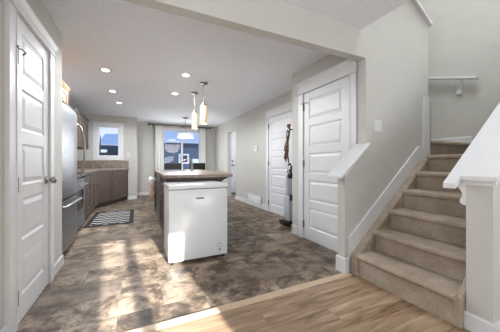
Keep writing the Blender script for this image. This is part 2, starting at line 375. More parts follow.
# skirt board of the stairs, on the switch wall
nz0x, nz0z, RUN, RISE = 1.838, 0.212, 0.2265, 0.1880
def skz(x, off): return off+0.82*(x-1.842)
b = BM(); prism(b, [(1.842, 0.15), (1.842, 0.343), (2.95, skz(2.95, 0.343)), (3.046, skz(2.95, 0.343)), (3.046, 1.85), (3.185, 1.85), (3.185, 1.0), (3.0, skz(3.0, 0.15))], 'y', 1.652, 1.67)
prism(b, [(1.652, 1.10), (1.815, 1.10), (1.815, 1.85), (1.652, 1.85)], 'x', 3.17, 3.186)

struct('trim_2', b, WHITE, 'white skirt board rising along the wall beside the stairs', 'stair trim', bevel=0.003)
# sloped cap of the low wall end by the closet door
b = BM(); prism(b, [(1.715, 0.938), (1.715, 0.912), (2.10, 1.238), (2.10, 1.264)], 'y', 1.625, 1.825)
prism(b, [(1.80, 0.965), (1.785, 0.955), (1.785, 0.915), (2.09, 1.21), (2.09, 1.24)], 'y', 1.652, 1.792)
struct('trim_3', b, WHITE, 'white sloped cap on the low wall end beside the closet door', 'wall cap', bevel=0.004)
b = BM(); prism(b, [(3.20, 2.70), (3.20, 2.75), (2.0, 3.51), (2.0, 3.46)], 'y', 1.635, 1.835)
struct('trim_4', b, WHITE, 'white sloped cap on top of the wall above the stairwell', 'wall cap', bevel=0.004)
# cap of the near half wall
b = BM()
NS = 0.754
x0 = 1.880; z0 = 0.950+NS*(1.880-1.842)-0.028
prism(b, [(x0, z0), (x0, z0+0.028), (4.2, z0+0.028+NS*(4.2-x0)), (4.2, z0+NS*(4.2-x0))], 'y', 0.628, 0.800)
prism(b, [(x0+0.02, z0-0.03), (x0+0.02, z0+0.005), (4.2, z0+0.005+NS*(4.18-x0)), (4.2, z0-0.03+NS*(4.18-x0))], 'y', 0.642, 0.795)
struct('trim_5', b, WHITE, 'broad white sloped cap on the near half wall', 'wall cap')

# ------------------------------------------------------------------ stairs
st = sthing('staircase', 'carpeted stairs climbing to the right between the switch wall and the half wall', 'stairs', (1.88, 1.2, 0))
for k in range(6):
    x = nz0x+RUN*k; z = nz0z+RISE*k
    xb = x+RUN+0.06 if k < 5 else 4.2
    b = BM()
    r = 0.024
    prof = [(x+0.036, z-RISE if k else 0), (x+0.036, z-2*r-0.004), (x+0.026, z-2*r)]
    for a in range(7):
        an = -PI/2-PI*a/6
        prof.append((x+r+r*math.cos(an), z-r+r*math.sin(an)))
    prof += [(xb, z), (xb, z-RISE if k else 0)]
    prism(b, prof, 'y', 0.82, 1.58)
    wobj('step', b, CARPET, st, smooth=True)
b = BM(); z = nz0z+RISE*6
prism(b, [(1.69, z-RISE), (1.69, z-0.05), (1.665, z-0.045), (1.66, z-0.02), (1.675, z), (2.75, z), (2.75, z-RISE)], 'x', 3.19, 4.2)
wobj('landing', b, CARPET, st)
for (ya, yb, n) in ((1.572, 1.651, 'carpet_side'), (0.79, 0.828, 'carpet_side')):
    b = BM(); prism(b, [(1.858, 0), (1.852, 0.12), (1.856, 0.185), (1.865, 0.195), (1.88, 0.205), (2.95, skz(2.95, 0.175)), (3.0, skz(2.95, 0.19)), (3.19, skz(2.95, 0.19)), (3.19, 0.9), (2.1, 0)], 'y', ya, yb)
    wobj(n, b, CARPET, st, bevel=0.008)

def bracket_profile(s=1.0):
    # scroll corbel: (out from wall, z down from the rail)
    return [(0.0, 0.0), (0.085, 0.0), (0.086, -0.022), (0.082, -0.042), (0.072, -0.060), (0.056, -0.074), (0.040, -0.086), (0.030, -0.100), (0.026, -0.118), (0.030, -0.132), (0.039, -0.142), (0.043, -0.155), (0.038, -0.168), (0.024, -0.175), (0.0, -0.177)]
hr = thing('handrail', 'short white wooden handrail on the stairwell wall', 'handrail', (4.14, 1.8, 2.2))
hp = lambda y: 2.185+0.30*(y-1.57)
b = BM(); ya, yb = 1.57, 2.6
prism(b, [(ya, hp(ya)), (yb, hp(yb)), (yb, hp(yb)+0.035), (ya, hp(ya)+0.035)], 'x', 4.085, 4.155)
wobj('rail', b, WHITE, hr, bevel=0.008)
b = BM(); zc = hp(1.80)
prism(b, [(4.2-o, zc+d*1.25) for o, d in bracket_profile()], 'y', 1.762, 1.825)
wobj('bracket', b, WHITE, hr, bevel=0.004)
b = BM(); zc = hp(2.5)
prism(b, [(4.2-o, zc+d*1.25) for o, d in bracket_profile()], 'y', 2.475, 2.525)
wobj('bracket', b, WHITE, hr, bevel=0.004)
hr = thing('handrail', 'white handrail with scroll bracket beside the near half wall cap', 'handrail', (1.9, 0.87, 0.9))
b = BM(); xa = 1.815; za = z0+NS*(xa-x0)-0.004
prism(b, [(xa, za), (xa, za+0.032), (4.19, za+0.032+NS*(4.19-xa)), (4.19, za+NS*(4.19-xa))], 'y', 0.8003, 0.868)
wobj('rail', b, WHITE, hr)
for xb in (1.93, 3.2):
    b = BM(); zc = za+NS*(xb-xa)-0.003
    prism(b, [(0.786+o*0.86, zc+d*1.1) for o, d in bracket_profile()], 'x', xb-0.018, xb+0.018)
    wobj('bracket', b, WHITE, hr, bevel=0.003)

# ------------------------------------------------------------------ doors (local: x along width, -y toward the viewer, z up)
def door_slab(bm, w, h, d=0.0, t=0.035, rows=5):
    st_, rl = 0.105, 0.09
    ph = (h-rl*(rows+1)-0.07)/rows
    zs = [rl+0.07+i*(ph+rl) for i in range(rows)]
    f = d
    def q(x0, x1, z0, z1, y):
        bm.faces.new([bm.verts.new(p) for p in ((x0, y, z0), (x1, y, z0), (x1, y, z1), (x0, y, z1))])
    q(0, st_, 0, h, f); q(w-st_, w, 0, h, f)
    prev = 0
    for z in zs:
        q(st_, w-st_, prev, z, f); prev = z+ph
    q(st_, w-st_, prev, h, f)
    for z in zs:
        a = [(st_, z, w-st_, z+ph, f), (st_+0.012, z+0.012, w-st_-0.012, z+ph-0.012, f+0.009), (st_+0.022, z+0.022, w-st_-0.022, z+ph-0.022, f+0.009), (st_+0.05, z+0.05, w-st_-0.05, z+ph-0.05, f+0.001)]
        R_ = [[bm.verts.new((x0, y, z0)), bm.verts.new((x1, y, z0)), bm.verts.new((x1, y, z1)), bm.verts.new((x0, y, z1))] for x0, z0, x1, z1, y in a]
        for p, n in zip(R_, R_[1:]):
            for k in range(4): bm.faces.new((p[k], p[(k+1) % 4], n[(k+1) % 4], n[k]))
        bm.faces.new(R_[-1])
    # edges and back
    for (x0, x1) in ((0, 0), (w, w)):
        bm.faces.new([bm.verts.new(p) for p in ((x0, f, 0), (x0, f+t, 0), (x0, f+t, h), (x0, f, h))])
    bm.faces.new([bm.verts.new(p) for p in ((0, f, h), (w, f, h), (w, f+t, h), (0, f+t, h))])
    bm.faces.new([bm.verts.new(p) for p in ((0, f, 0), (w, f, 0), (w, f+t, 0), (0, f+t, 0))])
    bm.faces.new([bm.verts.new(p) for p in ((0, f+t, 0), (w, f+t, 0), (w, f+t, h), (0, f+t, h))])
    bmesh.ops.remove_doubles(bm, verts=bm.verts, dist=1e-5)
    bmesh.ops.recalc_face_normals(bm, faces=bm.faces)
def door(name, label, loc, rot, w, h, hinge='left', hh=0.165, cl=0.09, cr=0.09, knob=True, hinges=(0.22, 1.02, 1.82), stop=False, lever=False):
    d = sthing(name, label, 'door', loc, rot)
    bb = BM(); door_slab(bb, w, h-0.012, -0.012, t=0.02); bmesh.ops.translate(bb, verts=bb.verts, vec=(0, 0, 0.012))
    obj('door_panel', bb, DOORW, d)
    b = BM(); g = 0.006
    box(b, -g-cl, -g, -0.024, 0.01, 0, h+0.012); box(b, w+g, w+g+cr, -0.024, 0.01, 0, h+0.012)
    box(b, -g-0.014, -g, -0.030, -0.02, 0, h+0.012); box(b, w+g, w+g+0.014, -0.030, -0.02, 0, h+0.012)
    box(b, -g-cl-0.005, w+g+cr+0.005, -0.028, 0.01, h+0.012, h+hh-0.04)
    box(b, -g-cl-0.015, w+g+cr+0.015, -0.036, 0.01, h+0.008, h+0.022)
    prism(b, [(-0.03, h+hh-0.047), (-0.05, h+hh-0.015), (-0.05, h+hh), (0.01, h+hh), (0.01, h+hh-0.047)], 'x', -g-cl-0.025, w+g+cr+0.025)
    obj('casing', b, WHITE, d, bevel=0.003)
    hx = -0.003 if hinge == 'left' else w+0.003
    for i, z in enumerate(hinges):
        b = BM(); cyl(b, (hx, -0.024, z-0.048), (hx, -0.024, z+0.048), 0.0085, seg=10); cyl(b, (hx, -0.024, z+0.048), (hx, -0.024, z+0.058), 0.006, 0.003, seg=10)
        box(b, hx-0.016, hx+0.016, -0.016, -0.012, z-0.045, z+0.045)
        hg = obj('hinge', b, NICKEL, d)
        if stop and i == len(hinges)-1:
            s = 1 if hinge == 'left' else -1
            b = BM(); tube(b, [(hx, -0.024, z+0.05), (hx+s*0.03, -0.04, z+0.055), (hx+s*0.07, -0.045, z+0.05), (hx+s*0.10, -0.02, z+0.045)], 0.005); tube(b, [(hx, -0.024, z+0.05), (hx-s*0.035, -0.04, z+0.052)], 0.005)
            obj('door_stop', b, NICKEL, hg)
    if knob:
        kx = w-0.07 if hinge == 'left' else 0.07
        b = BM()
        lathe(b, [(0.033, 0), (0.033, 0.006), (0.026, 0.012), (0.012, 0.016), (0.011, 0.034), (0.024, 0.042), (0.029, 0.056), (0.026, 0.068), (0.012, 0.074), (0.0, 0.075)], (kx, -0.012, 0.915), (0, -1, 0))
        obj('door_handle', b, CHROME, d, smooth=True)
    if lever:
        b = BM(); kx = 0.07
        lathe(b, [(0.03, 0), (0.03, 0.012), (0.012, 0.018), (0.012, 0.04)], (kx, -0.012, 0.98), (0, -1, 0)); box(b, kx-0.02, kx+0.10, -0.062, -0.045, 0.97, 0.99)
        obj('door_handle', b, BLACK, d)
        b = BM(); lathe(b, [(0.03, 0), (0.028, 0.014), (0.0, 0.016)], (kx, -0.012, 1.13), (0, -1, 0)); obj('deadbolt', b, BLACK, d)
    return d
# pantry door faces +x : local -y -> +x  => rotz = +90deg, local x -> +y
door('door_1', 'white five-panel pantry door with round knob at the left', (-0.71, 2.0, 0), PI/2, 0.625, 2.02, 'left', hh=0.115, cl=0.095, cr=0.115, hinges=(0.20, 0.92, 1.74), stop=True)
# right wall doors face -x : rotz = -90deg, local x -> -y
door('door_2', 'white five-panel closet door partly behind the low sloped wall end', (2.14, 2.705, 0), -PI/2, 0.795, 2.03, 'left', hh=0.172, cl=0.11, cr=0.09, knob=False, hinges=(0.20, 1.05, 1.84), stop=True)
door('door_3', 'white five-panel door farther down the right wall behind the hanging straps', (2.62, 4.53, 0), -PI/2, 0.86, 2.035, 'left', cl=0.09, cr=0.09, knob=True, hinges=(0.20, 1.05, 1.84), stop=True)
door('door_4', 'white entry door with dark handle seen through the far opening', (3.02, 8.0, 0), 0, 0.90, 2.035, 'right', cl=0.09, cr=0.09, knob=False, lever=True)

# ------------------------------------------------------------------ windows
def window(name, label, x0, x1, z0, z1, y, mull=None, cas=0.09, sill=True):
    w = sthing(name, label, 'window', ((x0+x1)/2, y, z0))
    b = BM()
    for (a, c, u, v) in ((x0-cas, x0, z0-cas, z1+cas), (x1, x1+cas, z0-cas, z1+cas), (x0, x1, z1, z1+cas), (x0, x1, z0-cas, z0)):
        box(b, a, c, y-0.02, y, u, v)
    wobj('casing', b, WHITE, w, bevel=0.003)
    b = BM(); f = 0.035
    for (a, c, u, v) in ((x0, x0+f, z0, z1), (x1-f, x1, z0, z1), (x0+f, x1-f, z1-f, z1), (x0+f, x1-f, z0, z0+f)): box(b, a, c, y, y+0.1, u, v)
    wobj('window_frame', b, WHITE, w)
    if mull:
        wobj('mullion', mk(box, mull-0.03, mull+0.03, y+0.02, y+0.09, z0+f, z1-f), WHITE, w)
    spans = [(x0+f, x1-f)] if not mull else [(x0+f, mull-0.03), (mull+0.03, x1-f)]
    for a, c in spans: wobj('pane', mk(box, a, c, y+0.055, y+0.061, z0+f, z1-f), GLASS, w)
    return w
window('window_1', 'small white-framed window over the kitchen counter', *KW[:2], *KW[2:], 7.75, cas=0.10)
window('window_2', 'two-pane dining window between white curtains', *DW[:2], *DW[2:], 8.6, mull=1.44, cas=0.07)
w = sthing('window_3', 'tall living room window behind the viewer', 'window', (0.64, -3.16, 0.22))
for a, c in ((0.28, 0.50), (0.60, 1.0)): wobj('pane', mk(box, a, c, -3.163, -3.157, 0.22, 1.93), GLASS, w)

# ------------------------------------------------------------------ curtains and rod
def curtain(x0, x1, y, z0, z1, folds, label):
    b = BM(); nx, nz = folds*10, 14; rows = []
    for j in range(nz+1):
        t = j/nz; row = []
        for i in range(nx+1):
            s = i/nx
            amp = 0.018+0.012*(1-t)
            xx = x0+(x1-x0)*s+0.012*math.sin(7*s+3*t); yy = y+amp*math.sin(2*PI*folds*s+0.6*math.sin(3*t))
            row.append(b.verts.new((xx, yy, z0+(z1-z0)*t)))
        rows.append(row)
    for j in range(nz):
        for i in range(nx): b.faces.new((rows[j][i], rows[j][i+1], rows[j+1][i+1], rows[j+1][i]))
    o = obj('curtain', b, CURT, smooth=False)
    for p in o.data.polygons: p.use_smooth = True
    md = o.modifiers.new('thick', 'SOLIDIFY'); md.thickness = 0.004
    recenter(o); return tag(o, label, 'curtain')
curtain(0.54, 0.80, 8.50, 0.03, 2.318, 5, 'white floor-length curtain left of the dining window')
curtain(2.03, 2.25, 8.50, 0.03, 2.318, 5, 'white floor-length curtain right of the dining window')
cr = thing('curtain_rod', 'dark bronze curtain rod above the dining window', 'curtain rod', (1.4, 8.5, 2.32))
b = BM(); cyl(b, (0.40, 8.50, 2.335), (2.38, 8.50, 2.335), 0.013); wobj('rod', b, DARKM, cr, smooth=True)
for x, s in ((0.40, -1), (2.38, 1)):
    b = BM(); lathe(b, [(0.013, 0), (0.03, 0.012), (0.034, 0.04), (0.025, 0.065), (0, 0.075)], (x, 8.50, 2.335), (s, 0, 0)); wobj('finial', b, DARKM, cr, smooth=True)
for x in (0.48, 1.44, 2.30):
    b = BM(); box(b, x-0.012, x+0.012, 8.49, 8.6, 2.31, 2.325); box(b, x-0.015, x+0.015, 8.588, 8.6, 2.27, 2.36); wobj('bracket', b, DARKM, cr)

# ------------------------------------------------------------------ refrigerator
fx, fy0, fy1 = -0.735, 3.13, 4.07
fr = thing('refrigerator', 'stainless steel refrigerator with bottom freezer drawer beside the pantry wall', 'refrigerator', (-1.1, 3.6, 0))
b = BM(); box(b, -1.44, fx-0.075, fy0+0.01, fy1-0.01, 0.03, 1.74); box(b, -1.4, fx-0.1, fy0+0.03, fy1-0.03, 0.0, 0.03); wobj('body', b, GREYP, fr, bevel=0.006)
def bowed(bm, z0, z1, y0, y1, bow=0.028, n=12):
    pts = []
    for i in range(n+1):
        s = i/n; pts.append((fx-0.028+bow*(1-(2*s-1)**2)**0.6, y0+(y1-y0)*s))
    poly = [(fx-0.07, y0)]+[(x, y) for x, y in pts]+[(fx-0.07, y1)]
    prism(bm, poly, 'z', z0, z1)
b = BM(); bowed(b, 0.655, 1.735, fy0, fy1); fd = wobj('door', b, STEEL, fr, smooth=True)
b = BM(); bowed(b, 0.06, 0.635, fy0, fy1); fz = wobj('freezer_drawer', b, STEEL, fr, smooth=True)
b = BM(); hy = fy1-0.06
tube(b, [(fx-0.02, hy, 0.84), (fx+0.02, hy, 0.86), (fx+0.05, hy, 0.95), (fx+0.068, hy, 1.10), (fx+0.072, hy, 1.22), (fx+0.066, hy, 1.36), (fx+0.045, hy, 1.50), (fx+0.015, hy, 1.58), (fx-0.02, hy, 1.60)], 0.013, 10)
h1 = obj('handle', b, NICKEL, None, smooth=True); h1.parent = fd; h1.data.transform(Matrix.Translation(-Vector(fr.location)))
b = BM(); zh = 0.575
tube(b, [(fx-0.01, fy0+0.06, zh), (fx+0.04, fy0+0.09, zh), (fx+0.055, fy0+0.3, zh+0.012), (fx+0.058, (fy0+fy1)/2, zh+0.018), (fx+0.055, fy1-0.3, zh+0.012), (fx+0.04, fy1-0.09, zh), (fx-0.01, fy1-0.06, zh)], 0.014, 10)
h2 = obj('handle', b, STEEL, None, smooth=True); h2.parent = fz; h2.data.transform(Matrix.Translation(-Vector(fr.location)))
b = BM(); box(b, -1.2, fx+0.0, fy0+0.0, fy1, 1.737, 1.757); wobj('hinge_cover', b, CABDK, fr, bevel=0.004)

# ------------------------------------------------------------------ kitchen cabinets, range
def shaker(bm, w, h, t=0.02, fr_=0.055):
    box(bm, 0, fr_, -t, 0, 0, h); box(bm, w-fr_, w, -t, 0, 0, h); box(bm, fr_, w-fr_, -t, 0, h-fr_, h); box(bm, fr_, w-fr_, -t, 0, 0, fr_)
    box(bm, fr_, w-fr_, -t*0.45, 0, fr_, h-fr_)
def pull(bm, p0, p1, out):
    p0, p1, out = Vector(p0), Vector(p1), Vector(out)
    tube(bm, [p0, p0+out*0.8, p0.lerp(p1, 0.3)+out, p0.lerp(p1, 0.7)+out, p1+out*0.8, p1], 0.006, 8)
def cab_front(parent, x, z0, z1, w, kind, pullside='r', mat=CAB, origin=None, rot=0):
    """door/drawer front in a frame at origin rotated by rot, x along the width"""
    mtx = Matrix.Translation(origin) @ Matrix.Rotation(rot, 4, 'Z')
    b = BM(); shaker(b, w, z1-z0, fr_=0.055 if kind == 'door' else 0.035)
    bmesh.ops.transform(b, verts=b.verts, matrix=mtx @ Matrix.Translation((x, 0, z0)))
    d = wobj(kind, b, mat, parent, bevel=0.002)
    b = BM()
    if kind == 'door':
        px = w-0.03 if pullside == 'r' else 0.03
        zz = (z1-z0)*0.80 if z0 < 1 else (z1-z0)*0.12
        pull(b, (px, -0.02, zz-0.05), (px, -0.02, zz+0.05), (0, -0.03, 0))
    else:
        pull(b, (w/2-0.05, -0.02, (z1-z0)/2), (w/2+0.05, -0.02, (z1-z0)/2), (0, -0.03, 0))
    bmesh.ops.transform(b, verts=b.verts, matrix=mtx @ Matrix.Translation((x, 0, z0)))
    hd = obj('handle', b, NICKEL, None, smooth=True); hd.parent = d; hd.data.transform(Matrix.Translation(-Vector(parent.location)))
# range
ry0, ry1, rx = 4.11, 4.84, -0.80
rg = thing('range', 'stainless steel electric range between refrigerator and base cabinets', 'stove', (-1.1, 4.47, 0))
b = BM(); box(b, -1.44, rx-0.04, ry0, ry1, 0.02, 0.89); wobj('body', b, GREYP, rg)
wobj('cooktop', mk(box, -1.44, rx, ry0, ry1, 0.89, 0.915), GLASSBLK, rg, bevel=0.004)
wobj('oven_door', mk(box, rx-0.04, rx, ry0+0.005, ry1-0.005, 0.25, 0.77), STEEL, rg, bevel=0.006)
od = rg.children[-1]
w_ = obj('oven_window', mk(box, rx-0.01-rg.location.x, rx+0.003-rg.location.x, ry0+0.10-rg.location.y, ry1-0.10-rg.location.y, 0.34, 0.64), GLASSBLK, od)
b = BM(); tube(b, [(rx, ry0+0.06, 0.715), (rx+0.045, ry0+0.07, 0.72), (rx+0.05, ry1-0.07, 0.72), (rx, ry1-0.06, 0.715)], 0.012, 10)
h_ = obj('handle', b, STEEL, None, smooth=True); h_.parent = od; h_.data.transform(Matrix.Translation(-Vector(rg.location)))
wobj('control_panel', mk(box, rx-0.04, rx+0.004, ry0, ry1, 0.78, 0.885), STEEL, rg, bevel=0.004)
for i in range(4):
    b = BM(); lathe(b, [(0.022, 0), (0.02, 0.022), (0, 0.023)], (rx+0.004, ry0+0.12+i*0.16, 0.835), (1, 0, 0)); wobj('knob', b, BLACK, rg, smooth=True)
wobj('storage_drawer', mk(box, rx-0.04, rx, ry0+0.005, ry1-0.005, 0.06, 0.235), STEEL, rg, bevel=0.005)
wobj('backguard', mk(box, -1.445, -1.37, ry0, ry1, 0.915, 1.05), STEEL, rg, bevel=0.005)
# base cabinets along the left wall, then two angled end units
P0 = Vector((-0.84, 4.87, 0)); P1 = Vector((-0.84, 6.50, 0)); P2 = Vector((-0.585, 7.0, 0)); P3 = Vector((-0.25, 7.72, 0))
def face_rot(a, b): d = b-a; return math.atan2(d.y, d.x)
def base_cab(name, label, poly, fa, fb, layout, group='base cabinets under the brown worktop'):
    c = thing(name, label, 'cabinet', ((poly[0][0]+poly[2][0])/2, (poly[0][1]+poly[2][1])/2, 0), group=group)
    wobj('carcass', mk(prism, poly, 'z', 0.10, 0.872), CAB, c)
    cen = Vector((sum(p[0] for p in poly)/len(poly), sum(p[1] for p in poly)/len(poly)))
    n = Vector((fb.y-fa.y, -(fb.x-fa.x))).normalized()*0.06
    toe = [(p[0]-n.x, p[1]-n.y) if (Vector(p)-fa.xy).length < 1e-3 or (Vector(p)-fb.xy).length < 1e-3 else p for p in poly]
    wobj('toe_kick', mk(prism, toe, 'z', 0.0, 0.10), CABDK, c)
    L = (fb-fa).length; org = fa; r = face_rot(fa, fb)
    for (x, w, z0, z1, kind, side) in layout(L): cab_front(c, x, z0, z1, w, kind, side, origin=org, rot=r)
    return c
g = 0.004
base_cab('base_cabinet', 'three-drawer base cabinet next to the range', [(-0.84, 4.87), (-0.84, 5.55), (-1.44, 5.55), (-1.44, 4.87)], Vector((-0.84, 4.87, 0)), Vector((-0.84, 5.55, 0)),
         lambda L: [(g, L-2*g, 0.70, 0.865, 'drawer', 'r'), (g, L-2*g, 0.41, 0.69, 'drawer', 'r'), (g, L-2*g, 0.105, 0.40, 'drawer', 'r')])
base_cab('base_cabinet', 'base cabinet with drawer over two doors between the drawer unit and the corner', [(-0.84, 5.553), (-0.84, 6.497), (-1.44, 6.497), (-1.44, 5.553)], Vector((-0.84, 5.553, 0)), Vector((-0.84, 6.497, 0)),
         lambda L: [(g, L/2-1.5*g, 0.105, 0.69, 'door', 'r'), (L/2+g/2, L/2-1.5*g, 0.105, 0.69, 'door', 'l'), (g, L-2*g, 0.70, 0.865, 'drawer', 'r')])
base_cab('base_cabinet', 'angled base cabinet with one full-height door in the corner', [(-0.84, 6.50), (-0.585, 6.998), (-1.19, 7.744), (-1.44, 7.744), (-1.44, 6.50)], P1, P2,
         lambda L: [(g, L-2*g, 0.105, 0.865, 'door', 'r')])
base_cab('base_cabinet', 'angled end base cabinet with drawer over door below the small window', [(-0.583, 7.003), (-0.25, 7.72), (-0.25, 7.745), (-1.19, 7.745)], Vector((-0.583, 7.003, 0)), P3,
         lambda L: [(g, L-2*g, 0.70, 0.865, 'drawer', 'r'), (g, L-2*g, 0.105, 0.69, 'door', 'l')])
b = BM(); prism(b, [(-0.81, 4.86), (-0.81, 6.49), (-0.555, 6.985), (-0.20, 7.70), (-0.20, 7.748), (-1.448, 7.748), (-1.448, 4.86)], 'z', 0.875, 0.912)
box(b, -1.448, -1.43, 4.86, 7.748, 0.912, 1.125); box(b, -1.43, -0.22, 7.73, 7.748, 0.912, 1.125)
tag(recenter(obj('worktop', b, COUNTER, bevel=0.004)), 'brown mottled worktop over the left-hand kitchen cabinets', 'countertop')
# tiled backsplash is part of the wall finish
struct('trim_6', mk(box, -1.45, -1.442, 4.2, 7.6, 1.0, 1.395), TILEB, 'brown backsplash between worktop and wall cabinets', 'backsplash')
def upper(name, label, y0, y1, z0, z1, mat, n, xf=-1.13):
    c = thing(name, label, 'cabinet', (-1.28, (y0+y1)/2, z0))
    wobj('carcass', mk(box, -1.448, xf, y0, y1, z0, z1), mat, c)
    L = (y1-y0)/n
    for i in range(n): cab_front(c, i*L+0.004, z0+0.004, z1-0.004, L-0.008, 'door', 'r' if i % 2 == 0 else 'l', mat=mat, origin=Vector((xf, y0, 0)), rot=PI/2)
    b = BM(); prism(b, [(-1.448, z1), (xf+0.022, z1), (xf+0.045, z1+0.035), (xf+0.045, z1+0.05), (-1.448, z1+0.05)], 'y', y0, y1)
    wobj('crown', b, CABDK if mat is CAB else CABLIT, c)
    return c
upper('wall_cabinet', 'wall cabinet above the refrigerator coloured as if in golden light', 3.14, 4.06, 1.80, 2.04, CABLIT, 2, -0.88)
upper('wall_cabinet', 'dark wall cabinets hanging before the small kitchen window', 5.60, 7.20, 1.40, 2.09, CAB, 3)
hd_ = thing('range_hood', 'stainless steel hood above the range', 'range hood', (-1.25, 4.47, 1.45))
b = BM(); prism(b, [(-1.448, 1.45), (-0.99, 1.45), (-0.99, 1.50), (-1.10, 1.57), (-1.448, 1.57)], 'y', 4.13, 4.83); wobj('canopy', b, STEEL, hd_)
wobj('filter', mk(box, -1.40, -1.02, 4.2, 4.76, 1.445, 1.449), GREYP, hd_)

# ------------------------------------------------------------------ rug
rgx0, rgx1, rgy0, rgy1 = -0.79, -0.06, 4.68, 5.98
ru = thing('rug', 'charcoal rug with white wavy pattern and dark border before the range', 'rug', ((rgx0+rgx1)/2, (rgy0+rgy1)/2, 0))
b = BM(); box(b, rgx0+0.07, rgx1-0.07, rgy0+0.07, rgy1-0.07, 0.0005, 0.008); wobj('field', b, RUGM, ru)
b = BM()
for q in ((rgx0, rgx0+0.07, rgy0, rgy1), (rgx1-0.07, rgx1, rgy0, rgy1), (rgx0+0.07, rgx1-0.07, rgy0, rgy0+0.07), (rgx0+0.07, rgx1-0.07, rgy1-0.07, rgy1)): box(b, *q, 0.0005, 0.009)
wobj('border', b, M('charcoal_binding', (36, 36, 38), 0.95, var=0.08, scale=40), ru)

# ------------------------------------------------------------------ island
ix0, ix1, iy0, iy1 = 0.325, 0.95, 3.10, 5.35
isl = thing('kitchen_island', 'kitchen island base of taupe wood behind the white freezer', 'kitchen island', ((ix0+ix1)/2, (iy0+iy1)/2, 0))
b = BM(); box(b, ix0+0.02, ix1, iy0, 4.05, 0.10, 0.872); box(b, ix0+0.02, ix1, 4.66, iy1, 0.10, 0.872); box(b, ix0+0.62, ix1, 4.05, 4.66, 0.1, 0.872)
wobj('carcass', b, CAB, isl)
wobj('toe_kick', mk(box, ix0+0.09, ix1-0.02, iy0+0.05, iy1-0.05, 0.0, 0.10), CABDK, isl)
def isl_front(y1_, w, z0, z1, kind, side='r'):  # faces -x ; local x -> -y
    cab_front(isl, 0, z0, z1, w, kind, side, origin=Vector((ix0+0.02, y1_, 0)), rot=-PI/2)
isl_front(4.045, 0.45, 0.105, 0.69, 'door', 'r'); isl_front(4.045, 0.45, 0.70, 0.865, 'drawer'); isl_front(3.59, 0.48, 0.105, 0.69, 'door', 'l'); isl_front(3.59, 0.48, 0.70, 0.865, 'drawer')
isl_front(5.345, 0.34, 0.105, 0.69, 'door', 'r'); isl_front(5.345, 0.34, 0.70, 0.865, 'drawer'); isl_front(5.0, 0.335, 0.105, 0.69, 'door', 'l'); isl_front(5.0, 0.335, 0.70, 0.865, 'drawer')
dwz = thing('dishwasher', 'stainless steel dishwasher built into the left side of the island', 'dishwasher', (0.6, 4.355, 0))
wobj('body', mk(box, 0.36, 0.93, 4.06, 4.65, 0.02, 0.868), GREYP, dwz)
wobj('door', mk(box, 0.322, 0.36, 4.056, 4.654, 0.11, 0.868), STEEL, dwz, bevel=0.004)
b = BM(); pull(b, (0.322, 4.10, 0.79), (0.322, 4.61, 0.79), (-0.06, 0, 0)); wobj('handle', b, STEEL, dwz, smooth=True)
# top with a sink cut-out
top = BM(); T0, T1 = 0.875, 0.913
sx0, sx1, sy0, sy1 = 0.42, 0.86, 4.25, 5.0
poly = [(0.285, 2.99), (1.15, 2.96), (1.36, 3.9), (1.40, 4.6), (1.25, 5.2), (0.32, 5.45)]
prism(top, [(0.285, 2.99), (1.15, 2.96), (1.36, 3.9), (1.385, sy0), (0.305, sy0)], 'z', T0, T1)
prism(top, [(0.305, sy0), (sx0, sy0), (sx0, sy1), (0.315, sy1)], 'z', T0, T1)
prism(top, [(sx1, sy0), (1.385, sy0), (1.40, 4.6), (1.30, sy1), (sx1, sy1)], 'z', T0, T1)
prism(top, [(0.315, sy1), (1.30, sy1), (1.25, 5.2), (0.32, 5.45)], 'z', T0, T1)
tag(recenter(obj('island_top', top, COUNTER)), 'mottled brown top of the kitchen island with the sink', 'countertop')
sk = thing('sink', 'stainless steel sink set in the island top', 'sink', (0.64, 4.62, 0.78))
b = BM()
for q in ((sx0-0.02, sx0+0.015, sy0-0.02, sy1+0.02), (sx1-0.015, sx1+0.02, sy0-0.02, sy1+0.02), (sx0+0.015, sx1-0.015, sy0-0.02, sy0+0.015), (sx0+0.015, sx1-0.015, sy1-0.015, sy1+0.02)): box(b, *q, 0.9135, 0.919)
wobj('rim', b, STEEL, sk)
b = BM()
for q in ((sx0+0.001, sx0+0.012, sy0+0.001, sy1-0.001), (sx1-0.012, sx1-0.001, sy0+0.001, sy1-0.001), (sx0+0.012, sx1-0.012, sy0+0.001, sy0+0.012), (sx0+0.012, sx1-0.012, sy1-0.012, sy1-0.001)): box(b, *q, 0.876, 0.913)
box(b, sx0+0.001, sx1-0.001, sy0+0.001, sy1-0.001, 0.873, 0.877); wobj('basin', b, STEEL, sk)
fa = thing('faucet', 'bronze-toned gooseneck faucet on the island top by the sink', 'faucet', (0.93, 4.50, 0.913))
b = BM(); lathe(b, [(0.035, 0), (0.035, 0.01), (0.025, 0.02), (0.021, 0.10), (0.018, 0.12)], (0, 0, 0)); obj('base', b, CHROME, fa, smooth=True)
b = BM(); tube(b, [(0, 0, 0.1), (0, 0, 0.16), (-0.01, 0, 0.19), (-0.05, 0, 0.215), (-0.10, 0, 0.21), (-0.16, 0, 0.19), (-0.20, 0, 0.165)], [0.018, 0.016, 0.015, 0.014, 0.014, 0.016, 0.018], 10); obj('spout', b, CHROME, fa, smooth=True)
b = BM(); tube(b, [(0, 0.02, 0.09), (0.02, 0.04, 0.12), (0.05, 0.06, 0.15)], [0.012, 0.009, 0.007], 8); obj('lever', b, NICKEL, fa, smooth=True)
tw = thing('dish_towel', 'peach and white towel hanging on the left side of the island', 'towel', (0.262, 4.42, 0.5))
b = BM(); n = 16
